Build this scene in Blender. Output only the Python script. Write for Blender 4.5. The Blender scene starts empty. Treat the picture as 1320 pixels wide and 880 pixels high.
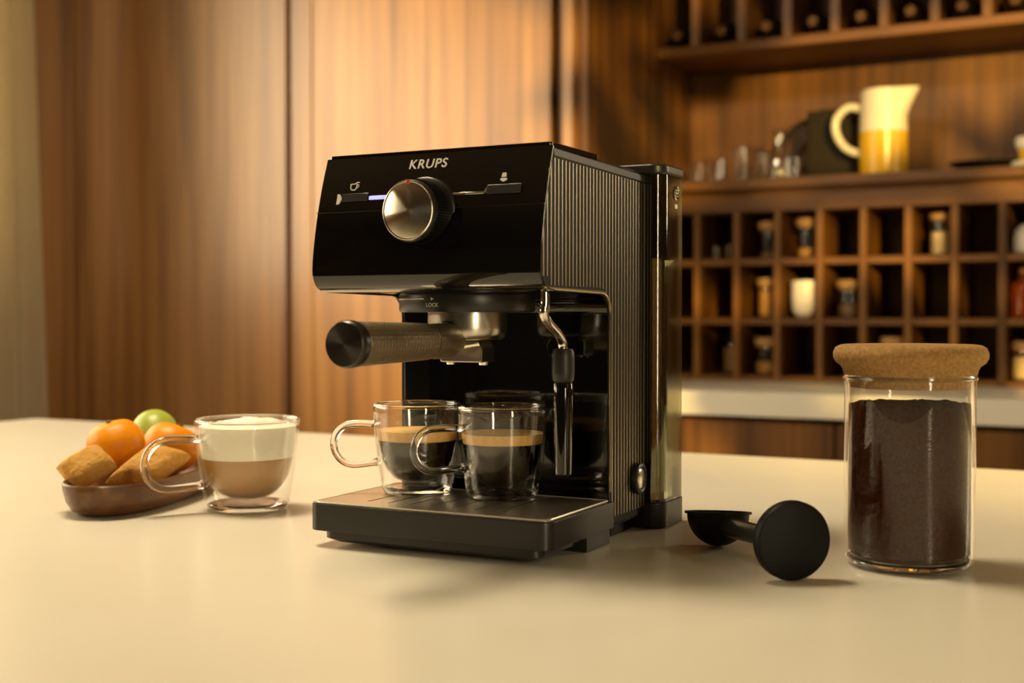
import bpy, bmesh, math, random
from mathutils import Vector, Matrix, noise as mnoise
random.seed(7)
PI = math.pi
SC = bpy.context.scene
COL = SC.collection

# ------------------------------------------------------------------ camera, world, lights, exposure
HC = 0.18                                   # lens height above the island worktop (worktop top is z = 0)
cam_d = bpy.data.cameras.new('camera'); cam = bpy.data.objects.new('camera', cam_d); COL.objects.link(cam)
cam.location = (0, 0, HC)
cam.rotation_euler = (math.radians(90 - 1.23), 0, math.radians(27.4))
cam_d.sensor_width = 36; cam_d.lens = 1632 / 1320 * 36
cam_d.clip_start = 0.02; cam_d.clip_end = 60
cam_d.dof.use_dof = True; cam_d.dof.focus_distance = 0.98; cam_d.dof.aperture_fstop = 5.6
SC.camera = cam

world = bpy.data.worlds.new('world'); SC.world = world; world.use_nodes = True
wb = world.node_tree.nodes['Background']
wb.inputs[0].default_value = (1.0, 0.74, 0.42, 1); wb.inputs[1].default_value = 0.025

def area(name, loc, target, sx, sy, energy, color, spread=180):
    d = bpy.data.lights.new(name, 'AREA'); d.shape = 'RECTANGLE'; d.size = sx; d.size_y = sy
    d.energy = energy; d.color = color; d.spread = math.radians(spread)
    o = bpy.data.objects.new(name, d); COL.objects.link(o); o.location = loc
    o.rotation_euler = (Vector(target) - Vector(loc)).to_track_quat('-Z', 'Y').to_euler()
    return o
def spot(name, loc, target, energy, color, angle, blend, radius):
    d = bpy.data.lights.new(name, 'SPOT'); d.energy = energy; d.color = color
    d.spot_size = math.radians(angle); d.spot_blend = blend; d.shadow_soft_size = radius
    o = bpy.data.objects.new(name, d); COL.objects.link(o); o.location = loc
    o.rotation_euler = (Vector(target) - Vector(loc)).to_track_quat('-Z', 'Y').to_euler()
    return o
WARM = (1.0, 0.82, 0.535)
area('window_daylight', (-3.14, 0.75, 0.92), (0, 0.80, 0.80), 3.3, 1.2, 76, WARM)
area('overhead_fill', (-1.15, 0.95, 1.60), (-0.95, 1.10, 0.0), 0.5, 0.5, 34, WARM)  # soft overhead light, added to even out the worktop
area('room_softbox', (1.70, -0.75, 0.45), (-0.4, 1.0, 0.15), 0.22, 1.1, 19, WARM)
area('back_fill', (0.95, 2.9, 0.75), (-0.35, 1.0, 0.1), 0.35, 0.7, 10, WARM)  # added out of view for highlights on the ribs, tank and jar
spot('evening_sun', (2.1, -1.6, 1.15), (-0.95, 3.45, 0.55), 2300, (1.0, 0.66, 0.19), 30, 0.5, 0.04)

SC.view_settings.view_transform = 'Standard'
SC.view_settings.look = 'None'
SC.view_settings.gamma = 1.0
SC.view_settings.use_curve_mapping = False
SC.view_settings.exposure = -0.08
SC.cycles.max_bounces = 24; SC.cycles.transmission_bounces = 20; SC.cycles.transparent_max_bounces = 40
SC.cycles.glossy_bounces = 8; SC.cycles.diffuse_bounces = 5
SC.cycles.sample_clamp_indirect = 6.0

# ------------------------------------------------------------------ materials
def newmat(name):
    m = bpy.data.materials.new(name); m.use_nodes = True
    nt = m.node_tree; return m, nt, nt.nodes['Principled BSDF']
def pbr(name, col, rough=0.5, metal=0.0, spec=0.5, coat=0.0, coat_rough=0.05, bump=None, trans=0.0, ior=1.5, vary=None, sss=0, emit=None):
    m, nt, b = newmat(name)
    b.inputs['Base Color'].default_value = (*col, 1); b.inputs['Roughness'].default_value = rough
    b.inputs['Metallic'].default_value = metal; b.inputs['Specular IOR Level'].default_value = spec
    b.inputs['Coat Weight'].default_value = coat; b.inputs['Coat Roughness'].default_value = coat_rough
    b.inputs['Transmission Weight'].default_value = trans; b.inputs['IOR'].default_value = ior
    if sss:
        b.inputs['Subsurface Weight'].default_value = sss; b.inputs['Subsurface Radius'].default_value = (.006, .004, .002); b.inputs['Subsurface Scale'].default_value = 1
    if emit:
        b.inputs['Emission Color'].default_value = (*emit[0], 1); b.inputs['Emission Strength'].default_value = emit[1]
    tc = nt.nodes.new('ShaderNodeTexCoord')
    if vary:                                 # (scale, amount, colour 2)
        n = nt.nodes.new('ShaderNodeTexNoise'); n.inputs['Scale'].default_value = vary[0]; n.inputs['Detail'].default_value = 5
        nt.links.new(tc.outputs['Object'], n.inputs['Vector'])
        r = nt.nodes.new('ShaderNodeValToRGB'); r.color_ramp.elements[0].position = 0.5 - vary[1]; r.color_ramp.elements[1].position = 0.5 + vary[1]
        r.color_ramp.elements[0].color = (*col, 1); r.color_ramp.elements[1].color = (*vary[2], 1)
        nt.links.new(n.outputs['Fac'], r.inputs['Fac']); nt.links.new(r.outputs['Color'], b.inputs['Base Color'])
    if bump:                                 # (scale, strength, distance)
        n = nt.nodes.new('ShaderNodeTexNoise'); n.inputs['Scale'].default_value = bump[0]; n.inputs['Detail'].default_value = 4
        nt.links.new(tc.outputs['Object'], n.inputs['Vector'])
        bp = nt.nodes.new('ShaderNodeBump'); bp.inputs['Strength'].default_value = bump[1]; bp.inputs['Distance'].default_value = bump[2]
        nt.links.new(n.outputs['Fac'], bp.inputs['Height']); nt.links.new(bp.outputs['Normal'], b.inputs['Normal'])
    return m
def wood(name, dark, mid, light, axis='Z', rough=0.4, coat=0.0, coat_rough=0.3, scale=1.0, spec=0.5, coat_ior=1.5):
    m, nt, b = newmat(name); b.inputs['Coat IOR'].default_value = coat_ior
    tc = nt.nodes.new('ShaderNodeTexCoord'); mp = nt.nodes.new('ShaderNodeMapping')
    s = [26 * scale] * 3; s['XYZ'.index(axis)] = 0.9 * scale
    mp.inputs['Scale'].default_value = s
    nt.links.new(tc.outputs['Object'], mp.inputs['Vector'])
    n1 = nt.nodes.new('ShaderNodeTexNoise'); n1.inputs['Scale'].default_value = 1.0; n1.inputs['Detail'].default_value = 6; n1.inputs['Distortion'].default_value = 0.4
    nt.links.new(mp.outputs['Vector'], n1.inputs['Vector'])
    mp2 = nt.nodes.new('ShaderNodeMapping'); s2 = [6.5 * scale] * 3; s2['XYZ'.index(axis)] = 0.35 * scale
    mp2.inputs['Scale'].default_value = s2; nt.links.new(tc.outputs['Object'], mp2.inputs['Vector'])
    n2 = nt.nodes.new('ShaderNodeTexNoise'); n2.inputs['Scale'].default_value = 1.0; n2.inputs['Detail'].default_value = 3; n2.inputs['Distortion'].default_value = 0.8
    nt.links.new(mp2.outputs['Vector'], n2.inputs['Vector'])
    mx = nt.nodes.new('ShaderNodeMix'); mx.data_type = 'FLOAT'; mx.inputs['Factor'].default_value = 0.5
    nt.links.new(n1.outputs['Fac'], mx.inputs[2]); nt.links.new(n2.outputs['Fac'], mx.inputs[3])
    r = nt.nodes.new('ShaderNodeValToRGB'); e = r.color_ramp.elements
    e[0].position = 0.34; e[0].color = (*dark, 1); e[1].position = 0.68; e[1].color = (*light, 1)
    k = e.new(0.5); k.color = (*mid, 1)
    nt.links.new(mx.outputs[0], r.inputs['Fac']); nt.links.new(r.outputs['Color'], b.inputs['Base Color'])
    b.inputs['Roughness'].default_value = rough; b.inputs['Coat Weight'].default_value = coat; b.inputs['Coat Roughness'].default_value = coat_rough
    b.inputs['Specular IOR Level'].default_value = spec
    bp = nt.nodes.new('ShaderNodeBump'); bp.inputs['Strength'].default_value = 0.08; bp.inputs['Distance'].default_value = 0.002
    nt.links.new(n1.outputs['Fac'], bp.inputs['Height']); nt.links.new(bp.outputs['Normal'], b.inputs['Normal'])
    return m
def thin_glass(name, tint=(0.97, 0.97, 0.95), f0=0.07, rough=0.0):
    """a glass wall: lets light straight through, reflects more at grazing angles"""
    m = bpy.data.materials.new(name); m.use_nodes = True; nt = m.node_tree; nt.nodes.clear()
    out = nt.nodes.new('ShaderNodeOutputMaterial'); mix = nt.nodes.new('ShaderNodeMixShader')
    tr = nt.nodes.new('ShaderNodeBsdfTransparent'); tr.inputs[0].default_value = (*tint, 1)
    gl = nt.nodes.new('ShaderNodeBsdfGlossy'); gl.inputs['Roughness'].default_value = rough; gl.inputs[0].default_value = (1, 1, 1, 1)
    lw = nt.nodes.new('ShaderNodeLayerWeight'); lw.inputs['Blend'].default_value = 0.5
    pw = nt.nodes.new('ShaderNodeMath'); pw.operation = 'POWER'; pw.inputs[1].default_value = 4.0
    mr = nt.nodes.new('ShaderNodeMapRange'); mr.inputs['To Min'].default_value = f0; mr.inputs['To Max'].default_value = 0.85
    nt.links.new(lw.outputs['Facing'], pw.inputs[0]); nt.links.new(pw.outputs[0], mr.inputs['Value'])
    nt.links.new(mr.outputs[0], mix.inputs[0]); nt.links.new(tr.outputs[0], mix.inputs[1]); nt.links.new(gl.outputs[0], mix.inputs[2])
    nt.links.new(mix.outputs[0], out.inputs[0])
    return m
def brushed_radial(name, col, rough=0.3, aniso=0.85):
    m, nt, b = newmat(name)
    b.inputs['Base Color'].default_value = (*col, 1); b.inputs['Metallic'].default_value = 1; b.inputs['Roughness'].default_value = rough
    b.inputs['Anisotropic'].default_value = aniso
    t = nt.nodes.new('ShaderNodeTangent'); t.direction_type = 'RADIAL'; t.axis = 'Z'
    nt.links.new(t.outputs[0], b.inputs['Tangent']); b.inputs['Anisotropic Rotation'].default_value = 0.25
    return m

M = {}
M['counter'] = pbr('cream_quartz', (0.78, 0.735, 0.61), 0.28, spec=0.45, vary=(9, 0.25, (0.81, 0.765, 0.645)))
M['back_counter'] = pbr('white_quartz', (0.80, 0.76, 0.66), 0.3)
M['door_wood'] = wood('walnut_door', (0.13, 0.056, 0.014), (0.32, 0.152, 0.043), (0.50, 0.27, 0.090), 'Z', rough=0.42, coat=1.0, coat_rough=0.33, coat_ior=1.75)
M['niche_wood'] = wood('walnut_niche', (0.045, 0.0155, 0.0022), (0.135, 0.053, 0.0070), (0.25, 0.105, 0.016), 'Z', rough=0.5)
M['shelf_wood'] = wood('walnut_shelf', (0.08, 0.029, 0.0038), (0.165, 0.066, 0.0095), (0.27, 0.115, 0.020), 'X', rough=0.45)
M['rack_wood'] = wood('walnut_rack', (0.08, 0.029, 0.0038), (0.165, 0.066, 0.0095), (0.27, 0.115, 0.020), 'Z', rough=0.45)
M['bowl_wood'] = wood('acacia_bowl', (0.07, 0.025, 0.007), (0.15, 0.062, 0.019), (0.24, 0.11, 0.038), 'X', rough=0.42, scale=3)
M['gap'] = pbr('dark_recess', (0.012, 0.007, 0.004), 0.8)
M['plaster'] = pbr('warm_plaster', (0.20, 0.14, 0.08), 0.9, bump=(60, .1, .001))
M['floor'] = wood('oak_floor', (0.12, 0.06, 0.025), (0.20, 0.11, 0.05), (0.28, 0.16, 0.08), 'X', rough=0.45)
M['linen'] = linen = pbr('linen', (0.80, 0.75, 0.60), 0.95, bump=(420, .35, .0008), vary=(14, 0.3, (0.72, 0.66, 0.50)))
nt = linen.node_tree; pb = nt.nodes['Principled BSDF']; mo = nt.nodes['Material Output']
tl = nt.nodes.new('ShaderNodeBsdfTranslucent'); tl.inputs[0].default_value = (0.85, 0.78, 0.62, 1); mx = nt.nodes.new('ShaderNodeMixShader'); mx.inputs[0].default_value = 0.6
nt.links.new(pb.outputs[0], mx.inputs[1]); nt.links.new(tl.outputs[0], mx.inputs[2]); nt.links.new(mx.outputs[0], mo.inputs[0])
M['piano'] = pbr('piano_black', (0.0045, 0.0042, 0.0038), 0.06, spec=0.5, coat=0.5, coat_rough=0.02)
M['satin'] = pbr('satin_black', (0.017, 0.0155, 0.013), 0.34, spec=0.5)
M['matte'] = pbr('matte_black', (0.0045, 0.004, 0.0035), 0.5, spec=0.17)
M['rubber'] = pbr('rubber_black', (0.02, 0.018, 0.014), 0.42, spec=0.5)
M['rib'] = pbr('bronze_rib', (0.30, 0.252, 0.18), 0.33, metal=1)
M['trim'] = pbr('bronze_trim', (0.30, 0.25, 0.17), 0.25, metal=0.8)
M['chrome'] = pbr('chrome', (0.80, 0.77, 0.70), 0.07, metal=1)
M['steel'] = pbr('brushed_steel', (0.62, 0.58, 0.50), 0.26, metal=1)
M['grate'] = pbr('grate_steel', (0.72, 0.66, 0.54), 0.31, metal=.9)
M['rim_steel'] = pbr('pale_steel_rim', (0.86, 0.80, 0.66), 0.3, metal=.4)
M['knobface'] = brushed_radial('spun_steel', (0.84, 0.79, 0.66), 0.22, 0.85)
M['capface'] = brushed_radial('spun_dark_steel', (0.11, 0.10, 0.085), 0.32)
M['handle'] = pbr('knurled_bronze', (0.30, 0.235, 0.15), 0.40, metal=0.8)
M['white_print'] = pbr('white_print', (0.80, 0.76, 0.66), 0.5)
M['silver_print'] = pbr('silver_print', (0.75, 0.72, 0.64), 0.35, metal=0.5)
M['led_blue'] = pbr('blue_lamp', (0.5, 0.5, 0.9), 0.4, emit=((0.42, 0.43, 1.0), 1.1))
M['red'] = pbr('red_mark', (0.60, 0.09, 0.03), 0.4)
M['glass'] = pbr('solid_glass', (1, 1, 1), 0.0, trans=1, ior=1.46)
M['cup_glass'] = thin_glass('cup_glass', (0.995, 0.99, 0.98), 0.045)
M['tumbler_glass'] = thin_glass('tumbler_glass', (0.97, 0.96, 0.94), 0.16, 0.04)
M['jar_glass'] = thin_glass('jar_glass', (0.99, 0.985, 0.97), 0.03)
M['smoke'] = thin_glass('smoked_tank', (0.30, 0.30, 0.215), 0.07, .08)
M['water'] = pbr('water', (0.95, 0.96, 0.92), 0.0, trans=1, ior=1.33)
M['espresso'] = pbr('espresso', (0.010, 0.0045, 0.0022), 0.12, spec=0.5)
M['crema'] = pbr('crema', (0.88, 0.50, 0.13), 0.4, vary=(180, .22, (0.94, 0.63, 0.24)))
M['foam'] = pbr('milk_foam', (0.96, 0.92, 0.80), 0.6, bump=(240, .3, .0008), sss=0.2)
M['latte'] = pbr('latte', (0.40, 0.20, 0.045), 0.35, vary=(30, 0.3, (0.47, 0.25, 0.062)))
M['orange'] = pbr('mandarin_skin', (0.88, 0.285, 0.003), 0.4, spec=.3, bump=(330, .3, .001), vary=(18, .3, (0.93, 0.35, 0.005)))
M['lime'] = pbr('lime_skin', (0.36, 0.46, 0.05), 0.4, bump=(260, .2, .001), vary=(22, .3, (0.42, 0.48, 0.07)))
M['stem'] = pbr('stem_green', (0.14, 0.13, 0.03), 0.7)
M['cake'] = pbr('cake_crust', (0.58, 0.28, 0.046), 0.75, spec=.3, bump=(260, .8, .002), vary=(60, .22, (0.72, 0.41, 0.10)))
M['cork'] = pbr('cork', (0.32, 0.165, 0.042), 0.85, bump=(420, .5, .001), vary=(380, .16, (0.46, 0.265, 0.085)))
M['grounds'] = pbr('ground_coffee', (0.028, 0.0068, 0.0014), 0.95, spec=.05, bump=(520, 1.0, .003), vary=(420, .2, (0.075, 0.020, 0.0045)))
M['cream_glaze'] = pbr('cream_glaze', (0.82, 0.74, 0.55), 0.25)
M['yellow_glaze'] = pbr('yellow_glaze', (0.80, 0.47, 0.02), 0.25)
M['dark_ceramic'] = pbr('dark_ceramic', (0.020, 0.014, 0.005), 0.6, spec=.2)
M['bottle'] = pbr('dark_bottle', (0.010, 0.010, 0.007), 0.1)
M['foil'] = pbr('gold_foil', (0.09, 0.04, 0.01), 0.4, metal=0.8)
M['lidwood'] = pbr('pale_lid', (0.52, 0.27, 0.09), 0.7, vary=(60, .2, (0.58, 0.33, 0.12)))
M['grains'] = pbr('golden_grains', (0.62, 0.35, 0.07), 0.7, bump=(300, .9, .004), vary=(220, .14, (0.40, 0.19, 0.03)))
M['pasta'] = pbr('pale_pasta', (0.72, 0.55, 0.27), 0.7, bump=(140, .6, .003))
M['herb'] = pbr('brown_herbs', (0.20, 0.11, 0.035), 0.8, bump=(200, .9, .004), vary=(130, .15, (0.34, 0.20, 0.07)))
M['amber'] = pbr('amber_glass', (1.0, 0.22, 0.015), 0.05, trans=0.8, ior=1.4)
M['white_ceramic'] = pbr('white_ceramic', (0.85, 0.80, 0.68), 0.4)

# ------------------------------------------------------------------ helpers
FLAT_FACED = {'housing', 'front_panel', 'side_cover', 'drip_tray', 'tray_base', 'water_tank', 'tank_lid', 'tank_base', 'top_plate', 'top_cover', 'coffee_button', 'steam_button', 'foot', 'spout', 'door', 'door_panel', 'pilaster', 'back_worktop', 'island_worktop', 'wall_shelf'}
def finish(bm, name, mat, parent=None, shift=None, smooth=True, angle=38):
    if shift is not None:
        bmesh.ops.translate(bm, vec=Vector(shift), verts=bm.verts)
    bmesh.ops.recalc_face_normals(bm, faces=bm.faces)
    me = bpy.data.meshes.new(name); bm.to_mesh(me); bm.free()
    if smooth:
        me.polygons.foreach_set('use_smooth', [True] * len(me.polygons)); me.set_sharp_from_angle(angle=math.radians(angle))
    o = bpy.data.objects.new(name, me); COL.objects.link(o)
    me.materials.append(mat)
    if smooth and name in FLAT_FACED:          # keep broad faces optically flat next to rounded edges
        wn = o.modifiers.new('weighted_normal', 'WEIGHTED_NORMAL'); wn.mode = 'FACE_AREA'; wn.weight = 100; wn.keep_sharp = True
    if parent is not None: o.parent = parent
    return o
def tag(o, label, cat, group=None):
    o['label'] = label; o['category'] = cat
    if group: o['group'] = group
    return o
def thing(name, label, cat, loc=(0, 0, 0), rotz=0, group=None):
    o = bpy.data.objects.new(name, None); COL.objects.link(o); o.empty_display_size = 0.02
    o.location = loc; o.rotation_euler = (0, 0, rotz)
    return tag(o, label, cat, group)
def structure(o):
    o['kind'] = 'structure'; return o
def dup(root, loc, rotz, label, group=None):
    r = root.copy(); COL.objects.link(r); r.location = loc; r.rotation_euler = (0, 0, rotz); r['label'] = label
    if group: r['group'] = group
    for ch in list(root.children):
        c = ch.copy(); COL.objects.link(c); c.parent = r
        for g in list(ch.children):
            d = g.copy(); COL.objects.link(d); d.parent = c
    return r
def B(): return bmesh.new()
def box(bm, x0, x1, y0, y1, z0, z1, bev=0.0, seg=2, only=None):
    r = bmesh.ops.create_cube(bm, size=1.0)
    vs = r['verts']
    for v in vs:
        v.co = Vector(((x0 + x1) / 2 + v.co.x * (x1 - x0), (y0 + y1) / 2 + v.co.y * (y1 - y0), (z0 + z1) / 2 + v.co.z * (z1 - z0)))
    if bev > 0:
        es = list({e for v in vs for e in v.link_edges})
        if only == 'Z': es = [e for e in es if abs(e.verts[0].co.z - e.verts[1].co.z) > 1e-6]
        bmesh.ops.bevel(bm, geom=es, offset=bev, segments=seg, affect='EDGES', profile=0.5)
    return bm
def lathe(bm, prof, seg=48, cap=True, centre=(0, 0), ripple=None):
    """prof: list of (r, z) bottom to top; revolve about z"""
    rings = []
    for (r, z) in prof:
        if r < 1e-6:
            rings.append([bm.verts.new((centre[0], centre[1], z))])
        else:
            ring = []
            for k in range(seg):
                a = 2 * PI * k / seg
                rr = r * (1 + (ripple(a, z) if ripple else 0))
                ring.append(bm.verts.new((centre[0] + rr * math.cos(a), centre[1] + rr * math.sin(a), z)))
            rings.append(ring)
    for a, b in zip(rings, rings[1:]):
        for k in range(seg):
            k2 = (k + 1) % seg
            if len(a) == 1 and len(b) == 1: continue
            if len(a) == 1: bm.faces.new((a[0], b[k2], b[k]))
            elif len(b) == 1: bm.faces.new((a[k], a[k2], b[0]))
            else: bm.faces.new((a[k], a[k2], b[k2], b[k]))
    if cap:
        if len(rings[0]) > 1: bm.faces.new(list(reversed(rings[0])))
        if len(rings[-1]) > 1: bm.faces.new(rings[-1])
    return bm
def tube(bm, pts, rad, seg=12, closed=False, cap=True):
    pts = [Vector(p) for p in pts]; n = len(pts)
    rads = rad if isinstance(rad, (list, tuple)) else [rad] * n
    rings = []; prev = None
    for i, p in enumerate(pts):
        if closed: t = pts[(i + 1) % n] - pts[i - 1]
        else: t = pts[min(i + 1, n - 1)] - pts[max(i - 1, 0)]
        t.normalize()
        if prev is None:
            up = Vector((0, 0, 1)) if abs(t.z) < 0.9 else Vector((1, 0, 0))
            u = t.cross(up).normalized()
        else:
            u = (prev - t * prev.dot(t)).normalized()
        prev = u; w = t.cross(u)
        rings.append([bm.verts.new(p + (u * math.cos(2 * PI * k / seg) + w * math.sin(2 * PI * k / seg)) * rads[i]) for k in range(seg)])
    pairs = list(zip(rings, rings[1:]))
    if closed: pairs.append((rings[-1], rings[0]))
    for a, b in pairs:
        for k in range(seg):
            k2 = (k + 1) % seg; bm.faces.new((a[k], a[k2], b[k2], b[k]))
    if cap and not closed:
        bm.faces.new(list(reversed(rings[0]))); bm.faces.new(rings[-1])
    return bm
def prism(bm, poly, axis, a0, a1, bev=0.0, seg=2):
    """extrude a polygon along an axis; poly pairs are the other two axes in order"""
    def co(p, t):
        if axis == 'X': return (t, p[0], p[1])
        if axis == 'Y': return (p[0], t, p[1])
        return (p[0], p[1], t)
    A = [bm.verts.new(co(p, a0)) for p in poly]; C = [bm.verts.new(co(p, a1)) for p in poly]
    n = len(poly)
    fa = bm.faces.new(A); fc = bm.faces.new(list(reversed(C)))
    for k in range(n):
        bm.faces.new((A[k], C[k], C[(k + 1) % n], A[(k + 1) % n]))
    if bev:
        bmesh.ops.recalc_face_normals(bm, faces=bm.faces)
        es = list(set(fa.edges) | set(fc.edges))
        bmesh.ops.bevel(bm, geom=es, offset=bev, segments=seg, affect='EDGES', profile=0.5)
    return bm
def rounded(points, seg=8):
    """points: (a, b, radius) -> polygon with rounded corners"""
    out = []; n = len(points)
    for i in range(n):
        p = Vector(points[i][:2]); r = points[i][2] if len(points[i]) > 2 else 0
        if r <= 0: out.append(tuple(p)); continue
        d0 = (Vector(points[i - 1][:2]) - p).normalized(); d1 = (Vector(points[(i + 1) % n][:2]) - p).normalized()
        ang = d0.angle(d1); t = r / math.tan(ang / 2)
        p0 = p + d0 * t; p1 = p + d1 * t
        c = p + (d0 + d1).normalized() * (r / math.sin(ang / 2))
        a0 = math.atan2(p0.y - c.y, p0.x - c.x); a1 = math.atan2(p1.y - c.y, p1.x - c.x)
        da = (a1 - a0 + PI) % (2 * PI) - PI
        for k in range(seg + 1):
            a = a0 + da * k / seg; out.append((c.x + r * math.cos(a), c.y + r * math.sin(a)))
    return out
def catmull(pts, per=8):
    P = [Vector(p) for p in pts]; out = []
    for i in range(len(P) - 1):
        p0 = P[max(i - 1, 0)]; p1 = P[i]; p2 = P[i + 1]; p3 = P[min(i + 2, len(P) - 1)]
        for k in range(per):
            t = k / per
            out.append(0.5 * ((2 * p1) + (p2 - p0) * t + (2 * p0 - 5 * p1 + 4 * p2 - p3) * t * t + (3 * p1 - p0 - 3 * p2 + p3) * t ** 3))
    out.append(P[-1]); return out
def text_mesh(body, size, extrude=0.0, offset=0.0, shear=0.0, spacing=1.0):
    cu = bpy.data.curves.new('lettering', 'FONT'); cu.body = body; cu.size = size; cu.extrude = extrude; cu.offset = offset
    cu.shear = shear; cu.space_character = spacing; cu.align_x = 'CENTER'; cu.align_y = 'CENTER'; cu.resolution_u = 4
    o = bpy.data.objects.new('lettering', cu); COL.objects.link(o)
    bpy.context.view_layer.update()
    me = bpy.data.meshes.new_from_object(o.evaluated_get(bpy.context.evaluated_depsgraph_get()))
    bm = bmesh.new(); bm.from_mesh(me)
    bpy.data.objects.remove(o); bpy.data.curves.remove(cu); bpy.data.meshes.remove(me)
    return bm

# ------------------------------------------------------------------ the room
XL, YB, YD, XP = -2.97, 3.60, 2.83, -1.265     # left wall, niche back wall, cabinet front plane, niche side
def slab(name, a, mat):
    return structure(finish(box(B(), *a), name, mat, smooth=False))
slab('floor', (-3.6, 3.2, -3.4, 3.8, -1.0, -0.9), M['floor'])
slab('ceiling', (-3.6, 3.2, -3.4, 3.8, 1.75, 1.85), M['plaster'])
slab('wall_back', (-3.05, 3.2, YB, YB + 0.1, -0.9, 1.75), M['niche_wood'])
slab('wall_right', (2.9, 3.0, -3.4, 3.6, -0.9, 1.75), M['plaster'])
WY0, WY1, WZ0, WZ1 = -0.75, 2.42, 0.28, 1.55      # window opening in the left wall
bm = B()
box(bm, XL - 0.1, XL, -3.4, WY0, -0.9, 1.75); box(bm, XL - 0.1, XL, WY1, YB, -0.9, 1.75)
box(bm, XL - 0.1, XL, WY0, WY1, -0.9, WZ0); box(bm, XL - 0.1, XL, WY0, WY1, WZ1, 1.75)
structure(finish(bm, 'wall_left', M['door_wood'], smooth=False))
w = bpy.data.objects.new('window_1', None); COL.objects.link(w); w.location = (XL - 0.05, (WY0 + WY1) / 2, WZ0); structure(w)
sh = (-(XL - 0.05), -(WY0 + WY1) / 2, -WZ0)
for (y0, y1, z0, z1) in ((WY0, WY0 + .05, WZ0, WZ1), (WY1 - .05, WY1, WZ0, WZ1), (WY0, WY1, WZ0, WZ0 + .05), (WY0, WY1, WZ1 - .05, WZ1), ((WY0 + WY1) / 2 - .02, (WY0 + WY1) / 2 + .02, WZ0, WZ1)):
    finish(box(B(), XL - 0.08, XL - 0.03, y0, y1, z0, z1, 0.004, 1), 'window_frame', M['white_ceramic'], w, sh)

# linen curtain at the left edge
c = thing('curtain', 'cream linen curtain hanging in soft folds at the left wall', 'curtain', (XL + .12, 2.25, -0.88))
bm = B(); ny, nz = 90, 14; grid = []
for j in range(nz + 1):
    row = []
    z = -0.88 + 2.5 * j / nz
    for i in range(ny + 1):
        t = i / ny
        y = 2.20 + 0.405 * t - 0.045 * (z / 1.6) * t
        a = 2 * PI * t * 3.6 + 0.5 * math.sin(z * 1.3 + t * 6)
        row.append((XL + .12 + 0.034 * math.sin(a) + 0.012 * math.sin(2.3 * a + 1), y + 0.012 * math.cos(a * 1.0), z))
    grid.append(row)
V = {}
for side in (0, 1):
    for j in range(nz + 1):
        for i in range(ny + 1):
            x, y, z = grid[j][i]; V[side, j, i] = bm.verts.new((x + side * 0.003, y, z))
for j in range(nz):
    for i in range(ny):
        bm.faces.new((V[0, j, i], V[0, j + 1, i], V[0, j + 1, i + 1], V[0, j, i + 1]))
        bm.faces.new((V[1, j, i], V[1, j, i + 1], V[1, j + 1, i + 1], V[1, j + 1, i]))
for j in range(nz):
    for i in (0, ny):
        bm.faces.new((V[0, j, i], V[1, j, i], V[1, j + 1, i], V[0, j + 1, i]))
for i in range(ny):
    for j in (0, nz):
        bm.faces.new((V[0, j, i], V[0, j, i + 1], V[1, j, i + 1], V[1, j, i]))
finish(bm, 'drape', M['linen'], c, -c.location)

# tall walnut cabinet with two doors and an end pilaster
c = thing('tall_cabinet', 'tall walnut cupboard with two flat doors behind the coffee machine', 'cabinet', (-2.1, YD + .3, -0.9))
sh = -c.location
bm = B(); box(bm, XL + .002, XP - 0.02, YD + .11, YB - .004, -0.9, 1.74)
finish(bm, 'carcass', M['gap'], c, sh, smooth=False)
def door(x0, x1, groove=None):
    parts = [(x0, x1)] if groove is None else [(x0, groove - .0025), (groove + .0025, x1)]
    d = finish(box(B(), x0, parts[0][1], YD, YD + .022, -0.84, 1.70, .002, 2), 'door', M['door_wood'], c, sh)
    if groove is not None:
        finish(box(B(), groove + .0025, x1, YD, YD + .022, -0.84, 1.70, .002, 2), 'door_panel', M['door_wood'], d)
        d.children[0].data.transform(Matrix.Translation(sh))
        finish(box(B(), groove - .004, groove + .004, YD + .005, YD + .02, -0.84, 1.70), 'groove_strip', M['door_wood'], d, sh, smooth=False)
door(XL + .004, -2.1715)
door(-2.1535, -1.3605, -2.082)
finish(box(B(), -1.3475, -1.3275, YD + .018, YD + .03, -0.88, 1.72, .001, 1), 'frame_strip', M['niche_wood'], c, sh)
finish(box(B(), -1.3275, -1.2985, YD - .004, YD + .035, -0.88, 1.72, .0015, 1), 'pilaster', M['door_wood'], c, sh)
finish(box(B(), -1.2985, -1.2725, YD + .022, YD + .035, -0.88, 1.72, .001, 1), 'frame_strip', M['niche_wood'], c, sh)
finish(box(B(), XP - .018, XP, YD + .012, YB - .006, -0.88, 1.72, .0015, 1), 'side_panel', M['niche_wood'], c, sh)
finish(box(B(), XL + .01, XP - .03, YD + .028, YD + .06, -0.9, -0.845), 'plinth', M['gap'], c, sh, smooth=False)

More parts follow.
